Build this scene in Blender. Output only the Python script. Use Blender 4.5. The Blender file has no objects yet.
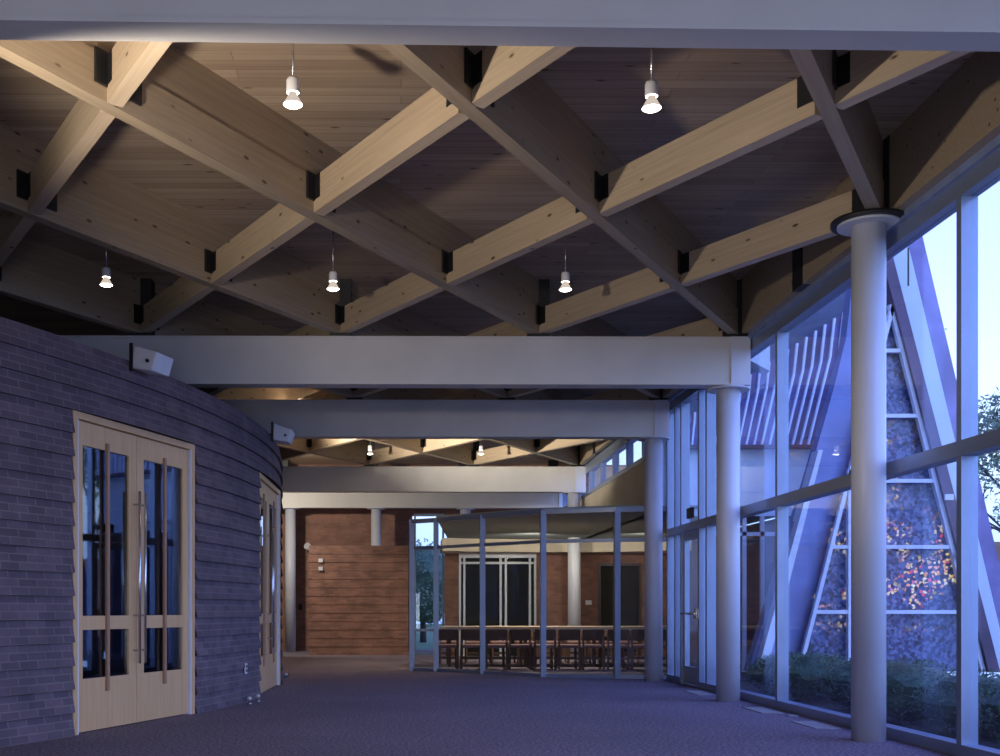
import bpy, bmesh, math, random
from math import sin, cos, pi, radians, sqrt, atan2
random.seed(7)
C = bpy.context.scene.collection
S = bpy.context.scene

# ------------------------------------------------------------------ helpers
class MB:
    """collects quads / boxes / tubes and links them as one mesh object"""
    def __init__(s): s.v=[]; s.f=[]; s.uv=[]; s.sm=[]
    def face(s, pts, uv=None, smooth=False):
        b=len(s.v); s.v+= [tuple(p) for p in pts]
        s.f.append(list(range(b,b+len(pts)))); s.uv.append(uv); s.sm.append(smooth); return s
    def box(s, x0,x1,y0,y1,z0,z1):
        p=[(x0,y0,z0),(x1,y0,z0),(x1,y1,z0),(x0,y1,z0),(x0,y0,z1),(x1,y0,z1),(x1,y1,z1),(x0,y1,z1)]
        return s.hexa(p)
    def hexa(s,p):
        for q in ((3,2,1,0),(4,5,6,7),(0,1,5,4),(1,2,6,5),(2,3,7,6),(3,0,4,7)):
            s.face([p[i] for i in q])
        return s
    def bar(s,a,b,w,h,up=(0,0,1)):
        """rectangular bar from a to b; w across, h along 'up'"""
        from mathutils import Vector as V
        a=V(a); b=V(b); d=(b-a).normalized(); u=V(up)
        n=d.cross(u)
        if n.length<1e-4: n=d.cross(V((1,0,0)))
        n.normalize(); u=n.cross(d).normalized()
        n=n*(w/2); u=u*(h/2)
        return s.hexa([a-n-u,a+n-u,b+n-u,b-n-u,a-n+u,a+n+u,b+n+u,b-n+u])
    def lathe(s, prof, n=24, c=(0,0,0), cap=True):
        """prof: list of (r,z) bottom to top"""
        for i in range(n):
            a0=2*pi*i/n; a1=2*pi*(i+1)/n
            for (r0,z0),(r1,z1) in zip(prof[:-1],prof[1:]):
                q=[(c[0]+r0*cos(a0),c[1]+r0*sin(a0),c[2]+z0),(c[0]+r0*cos(a1),c[1]+r0*sin(a1),c[2]+z0),
                   (c[0]+r1*cos(a1),c[1]+r1*sin(a1),c[2]+z1),(c[0]+r1*cos(a0),c[1]+r1*sin(a0),c[2]+z1)]
                if r0<1e-6: q=[q[0],q[2],q[3]]
                elif r1<1e-6: q=[q[0],q[1],q[2]]
                s.face(q,smooth=True)
        if cap:
            for (r,z),rev in ((prof[0],True),(prof[-1],False)):
                if r>1e-6:
                    ring=[(c[0]+r*cos(2*pi*i/n),c[1]+r*sin(2*pi*i/n),c[2]+z) for i in range(n)]
                    s.face(ring[::-1] if rev else ring)
        return s
    def tube(s,a,b,r0,r1=None,n=10):
        from mathutils import Vector as V
        if r1 is None: r1=r0
        a=V(a); b=V(b); d=(b-a).normalized()
        t=V((0,0,1)) if abs(d.z)<.9 else V((1,0,0))
        x=d.cross(t).normalized(); y=d.cross(x).normalized()
        for i in range(n):
            a0=2*pi*i/n; a1=2*pi*(i+1)/n
            s.face([a+(x*cos(a1)+y*sin(a1))*r0,a+(x*cos(a0)+y*sin(a0))*r0,
                    b+(x*cos(a0)+y*sin(a0))*r1,b+(x*cos(a1)+y*sin(a1))*r1],smooth=True)
        s.face([a+(x*cos(2*pi*i/n)+y*sin(2*pi*i/n))*r0 for i in range(n)])
        s.face([b+(x*cos(2*pi*i/n)+y*sin(2*pi*i/n))*r1 for i in range(n)][::-1])
        return s
    def build(s,name,mat,parent=None,loc=None,rz=0,weld=True,bevel=0):
        me=bpy.data.meshes.new(name)
        me.from_pydata(s.v,[],s.f)
        if any(u is not None for u in s.uv):
            l=me.uv_layers.new(name='UVMap'); k=0
            for fi,u in enumerate(s.uv):
                for j in range(len(s.f[fi])):
                    if u is not None: l.data[k].uv=u[j]
                    k+=1
        for p,sm in zip(me.polygons,s.sm): p.use_smooth=sm
        if weld:
            bm=bmesh.new(); bm.from_mesh(me)
            bmesh.ops.remove_doubles(bm,verts=bm.verts,dist=1e-5)
            bmesh.ops.recalc_face_normals(bm,faces=bm.faces)
            bm.to_mesh(me); bm.free()
        me.materials.append(mat)
        o=bpy.data.objects.new(name,me); C.objects.link(o)
        if loc: o.location=loc
        o.rotation_euler[2]=rz
        if parent: o.parent=parent
        if bevel:
            b=o.modifiers.new('Bevel','BEVEL'); b.width=bevel; b.segments=2; b.limit_method='ANGLE'
        return o

def tag(o,label=None,cat=None,group=None,kind=None):
    if label: o['label']=label
    if cat: o['category']=cat
    if group: o['group']=group
    if kind: o['kind']=kind
    return o
def empty(name,loc,rz=0):
    o=bpy.data.objects.new(name,None); C.objects.link(o)
    o.location=loc; o.rotation_euler[2]=rz; o.empty_display_size=.1
    return o
def copy_tree(o,parent=None):
    c=o.copy(); C.objects.link(c)
    if parent: c.parent=parent
    for ch in list(o.children): copy_tree(ch,c)
    return c
ORD=['first','second','third','fourth','fifth','sixth','seventh','eighth','ninth','tenth','eleventh','twelfth','thirteenth','fourteenth','fifteenth']

# ------------------------------------------------------------------ camera
F=1120.; H0=1.05; PSI=.008; PX=410.; PY=610.
cam=bpy.data.cameras.new('camera'); co=bpy.data.objects.new('camera',cam); C.objects.link(co)
co.location=(0,0,H0); co.rotation_euler=(pi/2,0,-PSI)
cam.sensor_width=36; cam.lens=36*F/1000
cam.shift_x=(500-PX)/1000; cam.shift_y=(PY-378)/1000
cam.clip_start=.05; cam.clip_end=500
S.camera=co
def at(x,y,Y):
    """point in the world seen at photograph position (x,y), at world depth Y"""
    t=(x-PX)/F; dx=t*cos(PSI)+sin(PSI); dy=cos(PSI)-t*sin(PSI); k=Y/dy
    return (dx*k,Y,H0+(PY-y)/F*k)
def ground(x,y):
    d=F*H0/(y-PY); t=(x-PX)/F
    return ((t*cos(PSI)+sin(PSI))*d,(cos(PSI)-t*sin(PSI))*d,0)

# ------------------------------------------------------------------ materials
def new_mat(name):
    m=bpy.data.materials.new(name); m.use_nodes=True
    nt=m.node_tree; nt.nodes.clear()
    out=nt.nodes.new('ShaderNodeOutputMaterial')
    b=nt.nodes.new('ShaderNodeBsdfPrincipled'); nt.links.new(b.outputs[0],out.inputs[0])
    return m,nt,b,out
def N(nt,t,**kw):
    n=nt.nodes.new(t)
    for k,v in kw.items():
        if hasattr(n,k): setattr(n,k,v)
        else: n.inputs[k].default_value=v
    return n
def ramp(nt,fac,stops):
    r=nt.nodes.new('ShaderNodeValToRGB')
    e=r.color_ramp.elements
    while len(e)<len(stops): e.new(.5)
    for i,(p,c) in enumerate(stops): e[i].position=p; e[i].color=(*c,1)
    nt.links.new(fac,r.inputs[0]); return r
def plain(name,col,rough=.5,metal=0,var=.12,scale=6,bump=0,spec=.5):
    m,nt,b,o=new_mat(name)
    tc=N(nt,'ShaderNodeTexCoord'); n=N(nt,'ShaderNodeTexNoise',Scale=scale,Detail=4.)
    nt.links.new(tc.outputs['Object'],n.inputs['Vector'])
    r=ramp(nt,n.outputs['Fac'],[(.3,tuple(c*(1-var) for c in col)),(.7,tuple(min(1,c*(1+var)) for c in col))])
    nt.links.new(r.outputs[0],b.inputs['Base Color'])
    b.inputs['Roughness'].default_value=rough; b.inputs['Metallic'].default_value=metal
    b.inputs['Specular IOR Level'].default_value=spec
    if bump:
        bp=N(nt,'ShaderNodeBump',Strength=bump,Distance=.01); nt.links.new(n.outputs['Fac'],bp.inputs['Height']); nt.links.new(bp.outputs[0],b.inputs['Normal'])
    return m
def wood(name,c0,c1,grain=(1.2,40,40),rough=.5,knots=True,coord='Object',knotcol=(.08,.045,.025)):
    m,nt,b,o=new_mat(name)
    tc=N(nt,'ShaderNodeTexCoord'); mp=N(nt,'ShaderNodeMapping'); mp.inputs['Scale'].default_value=grain
    nt.links.new(tc.outputs[coord],mp.inputs[0])
    n=N(nt,'ShaderNodeTexNoise',Scale=1.,Detail=6.,Roughness=.6,Distortion=.3); nt.links.new(mp.outputs[0],n.inputs['Vector'])
    r=ramp(nt,n.outputs['Fac'],[(.25,c0),(.75,c1)])
    col=r.outputs[0]
    if knots:
        mp2=N(nt,'ShaderNodeMapping'); mp2.inputs['Scale'].default_value=(3.2,8,8); nt.links.new(tc.outputs[coord],mp2.inputs[0])
        v=N(nt,'ShaderNodeTexVoronoi',Scale=1.); nt.links.new(mp2.outputs[0],v.inputs['Vector'])
        kr=ramp(nt,v.outputs['Distance'],[(.07,(0,0,0)),(.13,(1,1,1))])
        mx=N(nt,'ShaderNodeMix',data_type='RGBA'); nt.links.new(kr.outputs[0],mx.inputs[0])
        mx.inputs[6].default_value=(*knotcol,1); nt.links.new(col,mx.inputs[7]); col=mx.outputs[2]
    nt.links.new(col,b.inputs['Base Color']); b.inputs['Roughness'].default_value=rough
    return m
def brick(name,cols,mortar,use_uv,bw=.2,rh=.0648,ms=.006,axis='xz'):
    m,nt,b,o=new_mat(name)
    tc=N(nt,'ShaderNodeTexCoord')
    if use_uv: vec=tc.outputs['UV']
    else:
        sp=N(nt,'ShaderNodeSeparateXYZ'); nt.links.new(tc.outputs['Object'],sp.inputs[0])
        ad=N(nt,'ShaderNodeMath',operation='ADD'); nt.links.new(sp.outputs[0],ad.inputs[0]); nt.links.new(sp.outputs[1],ad.inputs[1])
        cb=N(nt,'ShaderNodeCombineXYZ'); nt.links.new(ad.outputs[0],cb.inputs[0]); nt.links.new(sp.outputs[2],cb.inputs[1]); vec=cb.outputs[0]
    t=N(nt,'ShaderNodeTexBrick',offset=.5)
    for k,v in (('Scale',1.),('Mortar Size',ms),('Mortar Smooth',.2),('Bias',-.1),('Brick Width',bw),('Row Height',rh)): t.inputs[k].default_value=v
    t.inputs['Color1'].default_value=(*cols[0],1); t.inputs['Color2'].default_value=(*cols[1],1); t.inputs['Mortar'].default_value=(*mortar,1)
    nt.links.new(vec,t.inputs['Vector'])
    n=N(nt,'ShaderNodeTexNoise',Scale=3.,Detail=5.); nt.links.new(tc.outputs['Object'],n.inputs['Vector'])
    r=ramp(nt,n.outputs['Fac'],[(.3,(.7,.7,.7)),(.7,(1.15,1.1,1.1))])
    mx=N(nt,'ShaderNodeMix',data_type='RGBA',blend_type='MULTIPLY'); mx.inputs[0].default_value=1
    nt.links.new(t.outputs['Color'],mx.inputs[6]); nt.links.new(r.outputs[0],mx.inputs[7])
    nt.links.new(mx.outputs[2],b.inputs['Base Color']); b.inputs['Roughness'].default_value=.8
    bp=N(nt,'ShaderNodeBump',Strength=.5,Distance=.008); bp.invert=True; nt.links.new(t.outputs['Fac'],bp.inputs['Height']); nt.links.new(bp.outputs[0],b.inputs['Normal'])
    return m
def glass(name,tint=(.9,.95,1),refl=.03):
    m=bpy.data.materials.new(name); m.use_nodes=True; nt=m.node_tree; nt.nodes.clear()
    out=nt.nodes.new('ShaderNodeOutputMaterial')
    t=N(nt,'ShaderNodeBsdfTransparent'); t.inputs[0].default_value=(*tint,1)
    g=N(nt,'ShaderNodeBsdfGlossy'); g.inputs['Roughness'].default_value=.02; g.inputs[0].default_value=(.9,.95,1,1)
    lw=N(nt,'ShaderNodeLayerWeight'); lw.inputs[0].default_value=.5
    pw=N(nt,'ShaderNodeMath',operation='POWER'); pw.inputs[1].default_value=4.; nt.links.new(lw.outputs['Facing'],pw.inputs[0])
    a=N(nt,'ShaderNodeMath',operation='MULTIPLY_ADD'); a.inputs[1].default_value=.55; a.inputs[2].default_value=refl
    nt.links.new(pw.outputs[0],a.inputs[0])
    # tiny waviness of the pane keeps it procedural
    n=N(nt,'ShaderNodeTexNoise',Scale=1.2); bp=N(nt,'ShaderNodeBump',Strength=.02,Distance=.01); nt.links.new(n.outputs['Fac'],bp.inputs['Height']); nt.links.new(bp.outputs[0],g.inputs['Normal'])
    mx=N(nt,'ShaderNodeMixShader'); nt.links.new(a.outputs[0],mx.inputs[0]); nt.links.new(t.outputs[0],mx.inputs[1]); nt.links.new(g.outputs[0],mx.inputs[2])
    nt.links.new(mx.outputs[0],out.inputs[0]); return m
def emit(name,col,st):
    m=bpy.data.materials.new(name); m.use_nodes=True; nt=m.node_tree; nt.nodes.clear()
    out=nt.nodes.new('ShaderNodeOutputMaterial'); e=N(nt,'ShaderNodeEmission',Strength=st); e.inputs[0].default_value=(*col,1)
    nt.links.new(e.outputs[0],out.inputs[0]); return m

GLU_L=wood('glulam_lit',(.40,.31,.21),(.56,.44,.31))  # paler copy of the timber, light on cross beam faces put into the colour
GLU_D=wood('glulam_shaded',(.27,.205,.135),(.39,.31,.21))  # same timber darkened, shade on the long beam faces put into the colour
RIB=wood('rib_board',(.25,.185,.125),(.36,.28,.19))
OAK=wood('door_oak',(.64,.37,.17),(.76,.48,.24),grain=(30,30,1.5),knots=False,rough=.35)
CHERRY=wood('glazing_bar_wood',(.36,.18,.10),(.46,.25,.14),grain=(30,30,1.5),knots=False,rough=.4)
CHAIRW=wood('chair_wood',(.10,.05,.025),(.17,.085,.045),grain=(25,25,2),knots=False)
TABLEW=wood('table_maple',(.60,.46,.30),(.72,.57,.40),grain=(1.5,20,20),knots=False,rough=.35)
STEELW=plain('white_steel',(.60,.58,.55),.45,var=.05,scale=2)
COLW=plain('white_column_paint',(.60,.62,.70),.4,var=.04,scale=2)
BLACK=plain('black_steel',(.012,.012,.014),.5,var=.2)
ALU=plain('mullion_aluminium',(.26,.31,.42),.35,metal=.4,var=.05,scale=3)
CHROME=plain('brushed_steel',(.62,.62,.64),.22,metal=.9,var=.05)
PLASTIC=plain('white_plastic',(.72,.72,.74),.45,var=.04)
CREAM=plain('cream_plaster',(.66,.58,.46),.8,var=.06,scale=1.5)
GREYC=plain('grey_ceiling_paint',(.28,.33,.33),.85,var=.06,scale=1.5)
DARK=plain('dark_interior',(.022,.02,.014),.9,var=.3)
PALE=plain('pale_metal_panel',(.62,.70,.78),.45,var=.05,scale=.8)
COPPER=plain('purple_copper',(.17,.14,.27),.38,metal=.35,var=.3,scale=2.2)
COPPERB=plain('blue_copper_field',(.17,.20,.40),.4,metal=.3,var=.25,scale=1.6)
SEAM=plain('pale_seam',(.85,.92,1.),.4,var=.04)
FASC=plain('brown_copper_fascia',(.10,.065,.105),.45,metal=.2,var=.25,scale=2.)
WHITEF=plain('white_frame_paint',(.70,.74,.80),.4,var=.05)
GRILLE=plain('grille_paint',(.34,.33,.34),.5,var=.05)
SOIL=plain('mulch_soil',(.05,.045,.04),.95,var=.4,scale=14,bump=.6)
LAWN=plain('lawn_grass',(.05,.12,.04),.95,var=.5,scale=30,bump=.6)
SEATF=plain('seat_fabric',(.30,.17,.15),.9,var=.2,scale=40)
GLASS=glass('window_glass')
GLASSR=glass('room_glass',(.90,.93,.95),.025)
GLASSD=glass('door_glass',(.55,.58,.62),.14)
BR_D=brick('drum_brick',((.15,.105,.125),(.095,.068,.085)),(.19,.155,.165),True)
BR_W=brick('warm_brick',((.31,.15,.105),(.21,.10,.07)),(.22,.15,.12),False)
BR_F=brick('far_brick',((.36,.19,.13),(.28,.14,.10)),(.27,.18,.13),False)
BULBW=emit('bulb_reflector',(1,.84,.72),.55)
BULB=emit('lit_bulb_lens',(1,.93,.80),9)
LEAF=plain('hedge_leaf',(.04,.085,.04),.6,var=.5,scale=9)
LEAFT=plain('tree_leaf',(.16,.22,.12),.6,var=.4,scale=4)
BARK=plain('bark',(.06,.05,.045),.9,var=.4,scale=20)

def deck_mat():
    m,nt,b,o=new_mat('ceiling_boards')
    tc=N(nt,'ShaderNodeTexCoord')
    mp=N(nt,'ShaderNodeMapping'); mp.inputs['Scale'].default_value=(.55,22,22); nt.links.new(tc.outputs['Object'],mp.inputs[0])
    n=N(nt,'ShaderNodeTexNoise',Scale=1.,Detail=6.,Roughness=.6); nt.links.new(mp.outputs[0],n.inputs['Vector'])
    t=N(nt,'ShaderNodeTexBrick',offset=.37)
    for k,v in (('Scale',1.),('Mortar Size',.003),('Mortar Smooth',.3),('Bias',0.),('Brick Width',3.1),('Row Height',.13)): t.inputs[k].default_value=v
    t.inputs['Color1'].default_value=(.36,.275,.195,1); t.inputs['Color2'].default_value=(.47,.375,.275,1); t.inputs['Mortar'].default_value=(.22,.15,.09,1)
    nt.links.new(tc.outputs['Object'],t.inputs['Vector'])
    r=ramp(nt,n.outputs['Fac'],[(.25,(.72,.68,.64)),(.75,(1.1,1.08,1.05))])
    mx=N(nt,'ShaderNodeMix',data_type='RGBA',blend_type='MULTIPLY'); mx.inputs[0].default_value=1
    nt.links.new(t.outputs['Color'],mx.inputs[6]); nt.links.new(r.outputs[0],mx.inputs[7])
    mp2=N(nt,'ShaderNodeMapping'); mp2.inputs['Scale'].default_value=(2.2,7,7); nt.links.new(tc.outputs['Object'],mp2.inputs[0])
    v=N(nt,'ShaderNodeTexVoronoi',Scale=1.); nt.links.new(mp2.outputs[0],v.inputs['Vector'])
    kr=ramp(nt,v.outputs['Distance'],[(.06,(.25,.2,.18)),(.12,(1,1,1))])
    m2=N(nt,'ShaderNodeMix',data_type='RGBA',blend_type='MULTIPLY'); m2.inputs[0].default_value=1
    nt.links.new(mx.outputs[2],m2.inputs[6]); nt.links.new(kr.outputs[0],m2.inputs[7])
    nt.links.new(m2.outputs[2],b.inputs['Base Color']); b.inputs['Roughness'].default_value=.6
    return m
def carpet_mat():
    m,nt,b,o=new_mat('purple_carpet')
    tc=N(nt,'ShaderNodeTexCoord')
    n=N(nt,'ShaderNodeTexNoise',Scale=38.,Detail=3.,Roughness=.7); nt.links.new(tc.outputs['Object'],n.inputs['Vector'])
    n2=N(nt,'ShaderNodeTexNoise',Scale=.7,Detail=3.); nt.links.new(tc.outputs['Object'],n2.inputs['Vector'])
    r=ramp(nt,n.outputs['Fac'],[(.36,(.10,.078,.105)),(.50,(.19,.155,.19)),(.66,(.36,.31,.35))])
    r2=ramp(nt,n2.outputs['Fac'],[(.3,(.88,.88,.88)),(.7,(1.06,1.04,1.04))])
    mx=N(nt,'ShaderNodeMix',data_type='RGBA',blend_type='MULTIPLY'); mx.inputs[0].default_value=1
    nt.links.new(r.outputs[0],mx.inputs[6]); nt.links.new(r2.outputs[0],mx.inputs[7])
    nt.links.new(mx.outputs[2],b.inputs['Base Color']); b.inputs['Roughness'].default_value=.95
    b.inputs['Specular IOR Level'].default_value=.15
    bp=N(nt,'ShaderNodeBump',Strength=.5,Distance=.01); nt.links.new(n.outputs['Fac'],bp.inputs['Height']); nt.links.new(bp.outputs[0],b.inputs['Normal'])
    return m
def stained_mat():
    m,nt,b,o=new_mat('stained_glass')
    tc=N(nt,'ShaderNodeTexCoord')
    mp=N(nt,'ShaderNodeMapping'); mp.inputs['Scale'].default_value=(1,0,1); nt.links.new(tc.outputs['Object'],mp.inputs[0])
    v=N(nt,'ShaderNodeTexVoronoi',Scale=24.); nt.links.new(mp.outputs[0],v.inputs['Vector'])
    ve=N(nt,'ShaderNodeTexVoronoi',feature='DISTANCE_TO_EDGE',Scale=24.); nt.links.new(mp.outputs[0],ve.inputs['Vector'])
    n=N(nt,'ShaderNodeTexNoise',Scale=1.6,Detail=2.); nt.links.new(mp.outputs[0],n.inputs['Vector'])
    sp=N(nt,'ShaderNodeSeparateColor'); nt.links.new(v.outputs['Color'],sp.inputs[0])
    base=ramp(nt,sp.outputs[0],[(0,(.05,.06,.16)),(.35,(.10,.12,.26)),(.6,(.16,.19,.34)),(.85,(.03,.03,.06))]); base.color_ramp.interpolation='CONSTANT'
    nt.links.new(base.outputs[0],b.inputs['Base Color']); b.inputs['Roughness'].default_value=.3
    glow=ramp(nt,sp.outputs[1],[(0,(0,0,0)),(.66,(.9,.38,.08)),(.80,(.85,.60,.18)),(.92,(.7,.06,.05)),(.96,(.8,.75,.6))]); glow.color_ramp.interpolation='CONSTANT'
    # clusters : warm pieces gather low in the window
    sx=N(nt,'ShaderNodeSeparateXYZ'); nt.links.new(tc.outputs['Object'],sx.inputs[0])
    zr=N(nt,'ShaderNodeMapRange'); zr.inputs['From Min'].default_value=4.6; zr.inputs['From Max'].default_value=.9; nt.links.new(sx.outputs[2],zr.inputs[0])
    zl=N(nt,'ShaderNodeMapRange'); zl.inputs['From Min'].default_value=.75; zl.inputs['From Max'].default_value=1.05; nt.links.new(sx.outputs[2],zl.inputs[0])
    nm=ramp(nt,n.outputs['Fac'],[(.48,(0,0,0)),(.56,(1,1,1))])
    em=ramp(nt,ve.outputs['Distance'],[(.04,(0,0,0)),(.10,(1,1,1))])
    def mul(a,c):
        x=N(nt,'ShaderNodeMath',operation='MULTIPLY'); nt.links.new(a,x.inputs[0]); nt.links.new(c,x.inputs[1]); return x.outputs[0]
    k=mul(mul(mul(nm.outputs[0],em.outputs[0]),zr.outputs[0]),zl.outputs[0])
    k2=N(nt,'ShaderNodeMath',operation='MULTIPLY'); k2.inputs[1].default_value=1.1; nt.links.new(k,k2.inputs[0])
    nt.links.new(glow.outputs[0],b.inputs['Emission Color']); nt.links.new(k2.outputs[0],b.inputs['Emission Strength'])
    return m
DECK=deck_mat(); CARPET=carpet_mat(); STAIN=stained_mat()

# ------------------------------------------------------------------ roof grid numbers
ROW=lambda r: 5.13+1.92*r
XE=3.83; DX=1.13; DY=1.92          # edge line and half pitch
ZB=4.19; GD=.285; GW=.105; ZD=4.81   # lattice underside, beam depth, width, deck underside
GX=4.05                             # window wall line

# ------------------------------------------------------------------ shell
o=MB().box(-16,GX+.05,-4,29.4,-.2,0).build('floor',CARPET); tag(o,'purple flecked carpet covering the whole hall floor','floor',kind='structure')
o=MB().box(-16,GX+.28,-4,29.6,ZD,ZD+.2).build('ceiling',DECK); tag(o,'brown timber board ceiling above the lattice of beams','ceiling',kind='structure')
o=MB().box(-16.2,GX+.1,-4.2,-4,0,ZD).build('wall_front',CREAM); tag(o,'plain end wall of the hall','wall',kind='structure')
o=MB().box(-16.2,-16,-4.2,29.6,0,ZD).build('wall_side',CREAM); tag(o,'plain outer side wall of the hall','wall',kind='structure')
# far brick wall with an opening on the garden
w=MB(); w.box(-16,.30,29,29.3,0,ZD); w.box(.30,1.25,29,29.3,3.5,ZD); w.box(1.25,6.4,29,29.3,0,ZD)
o=w.build('wall_back',BR_F); tag(o,'tall pinkish brick wall behind the row of far columns','wall',kind='structure')

# curved brick drum ------------------------------------------------------
CX,CY,R=-15.88,14.8,14.2
def cyl(th,r=R,z=0): return (CX+r*cos(th),CY+r*sin(th),z)
def thY(Y): return math.asin((Y-CY)/R)
D1=(thY(9.38),thY(11.36)); D2=(thY(13.6),thY(15.75))
TH0,TH1=radians(-75),radians(48)
PITCH=.1945; DH=14*PITCH; ZT=17*PITCH
w=MB()
def strip(a,b,z0,z1):
    n=max(1,int((b-a)/radians(1.0)));
    nb=round((z1-z0)/PITCH)
    for i in range(n):
        t0=a+(b-a)*i/n; t1=a+(b-a)*(i+1)/n
        for k in range(nb):
            zb=z0+k*PITCH; zt=zb+PITCH; ro=R+.042; ri=R+.004
            p=[cyl(t0,ro,zb),cyl(t1,ro,zb),cyl(t1,ri,zt),cyl(t0,ri,zt)]
            w.face(p,[(t0*R,zb),(t1*R,zb),(t1*R,zt),(t0*R,zt)])
            q=[cyl(t0,ri,zb),cyl(t1,ri,zb),cyl(t1,ro,zb),cyl(t0,ro,zb)]
            w.face(q,[(t0*R,zb-.03),(t1*R,zb-.03),(t1*R,zb),(t0*R,zb)])
        w.face([cyl(t1,R-.3,z0),cyl(t0,R-.3,z0),cyl(t0,R-.3,z1),cyl(t1,R-.3,z1)],[(t1*R,z0),(t0*R,z0),(t0*R,z1),(t1*R,z1)])
        w.face([cyl(t0,R+.004,z1),cyl(t1,R+.004,z1),cyl(t1,R-.3,z1),cyl(t0,R-.3,z1)],[(t0*R,z1),(t1*R,z1),(t1*R,z1+.3),(t0*R,z1+.3)])
        if z0>0: w.face([cyl(t1,R+.04,z0),cyl(t0,R+.04,z0),cyl(t0,R-.3,z0),cyl(t1,R-.3,z0)],[(t1*R,z0),(t0*R,z0),(t0*R,z0+.3),(t1*R,z0+.3)])
    for t in (a,b):
        w.face([cyl(t,R+.004,z0),cyl(t,R-.3,z0),cyl(t,R-.3,z1),cyl(t,R+.004,z1)],[(0,z0),(.3,z0),(.3,z1),(0,z1)])
strip(TH0,D1[0],0,ZT); strip(D1[0],D1[1],DH,ZT); strip(D1[1],D2[0],0,ZT); strip(D2[0],D2[1],DH,ZT); strip(D2[1],TH1,0,ZT)
o=w.build('wall_left',BR_D,weld=False); tag(o,'curved dark brick wall laid in lapped ledges on the left','wall',kind='structure')
w=MB(); n=40
w.face([cyl(TH0+(TH1-TH0)*i/n,R-.3,ZT-.05) for i in range(n+1)]+[(-16,CY+R*.74-.3,ZT-.05),(-16,CY-R*.96,ZT-.05)])
o=w.build('ceiling_drum',DARK); tag(o,'dark flat top of the curved brick drum','ceiling',kind='structure')

def double_door(name,a,b,label):
    p0=cyl(a,R-.03); p1=cyl(b,R-.03); L=math.dist(p0,p1); rz=atan2(p1[1]-p0[1],p1[0]-p0[0])
    root=empty(name,p0,rz); tag(root,label,'door',kind='structure')
    # local: x along the opening, -y towards the hall
    f=MB(); fw=.06
    f.box(0,fw,-.05,.10,0,DH); f.box(L-fw,L,-.05,.10,0,DH); f.box(fw,L-fw,-.05,.10,DH-fw,DH)
    f.build('door_frame',OAK,root)
    s=MB(); s.box(fw,fw+.022,-.045,.06,0,DH-fw); s.box(L-fw-.022,L-fw,-.045,.06,0,DH-fw)
    tag(s.build('edge_strip',PLASTIC,root),'pale edge strip')
    lx0=fw+.022; lw=(L-2*lx0)/2-.003
    zt=DH-fw-.006; st=.105; mst=.125
    for k in (0,1):
        x0=lx0+k*(lw+.006); x1=x0+lw
        # wide stile on hinge side, wide stile at the meeting side
        so,sm_=(st,mst) if k==0 else (mst,st)
        gx0,gx1=x0+so,x1-sm_
        lo=(.46,.88); up=(1.0,zt-.2)
        m=MB(); y0,y1=-.012,.034
        m.box(x0,gx0,y0,y1,.01,zt); m.box(gx1,x1,y0,y1,.01,zt)
        m.box(gx0,gx1,y0,y1,.01,lo[0]); m.box(gx0,gx1,y0,y1,lo[1],up[0]); m.box(gx0,gx1,y0,y1,up[1],zt)
        leaf=m.build('door_leaf',OAK,root)
        for z0,z1 in (lo,up):
            MB().box(gx0,gx1,.006,.014,z0,z1).build('glass_pane',GLASSD,leaf)
        xm=(gx0+gx1)/2
        MB().box(xm-.02,xm+.02,-.034,-.0125,lo[0]-.12,up[1]+.06).build('glazing_bar',CHERRY,leaf)
        xh=(x1-.045) if k==0 else (x0+.045)
        h=MB(); h.tube((xh,-.075,.56),(xh,-.075,2.14),.013,n=12)
        for z in (.68,1.0,2.02): h.tube((xh,-.075,z),(xh,-.011,z),.009,n=8)
        h.build('pull_handle',CHROME,leaf)
    return root
double_door('door_1',*D1,'near pair of oak glazed doors with tall steel pulls in curved wall')
double_door('door_2',*D2,'far pair of oak glazed doors at the end of curved wall')

# low brick wall ---------------------------------------------------------
w=MB(); nb=13; pz=2.55/nb
for k in range(nb):
    z0=k*pz; z1=z0+pz; e=.02 if k%2 else 0
    w.hexa([(-2.14-e,26.08-.01,z0),(.17,26.08-.01,z0),(.17,26.4,z0),(-2.14-e,26.4,z0),
            (-2.14-e,26.08,z1),(.17,26.08,z1),(.17,26.4,z1),(-2.14-e,26.4,z1)])
o=w.build('wall_screen',BR_W,weld=False); tag(o,'low free-standing red brick wall with ledges at the far end','wall',kind='structure')

# ------------------------------------------------------------------ steel beams and columns
def steel_beam(Y,x0,x1,label,posts,fl=.115):
    e=empty('steel_beam',((x0+x1)/2,Y,3.61)); tag(e,label,'beam'); ox=(x0+x1)/2
    m=MB()
    m.box(x0-ox,x1-ox,-fl,fl,0,.022); m.box(x0-ox,x1-ox,-fl,fl,.523,.545); m.box(x0-ox,x1-ox-.005,-fl+.02,fl-.02,.022,.523)
    m.build('girder',STEELW,e)
    m=MB(); m.box(x1-ox-.22,x1-ox,-fl-.004,fl+.004,-.002,.547)
    tag(m.build('end_plate',COLW,e),'smooth boxed end over the column')
    for px in posts:
        MB().box(px-ox-.12,px-ox+.12,-.09,.09,.545,ZD-3.61).build('stub_post',BLACK,e)
    return e
even=[XE-2*DX*k for k in range(0,5)]
steel_beam(4.95,-9,7.0-2.7,'nearest white steel beam across the top edge of the view',[],.085).rotation_euler[2]=.0155
steel_beam(ROW(4),-9,3.97,'second white steel beam from the front, above the curved wall top',even)
steel_beam(ROW(6),-9,3.97,'third white steel beam from the front',even)
steel_beam(ROW(10),-6,4.0,'fourth white steel beam, beneath the bright far lattice',even[:4])
steel_beam(ROW(12),-6,4.18,'farthest white steel beam, carried by the far columns',even[:4])

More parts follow.
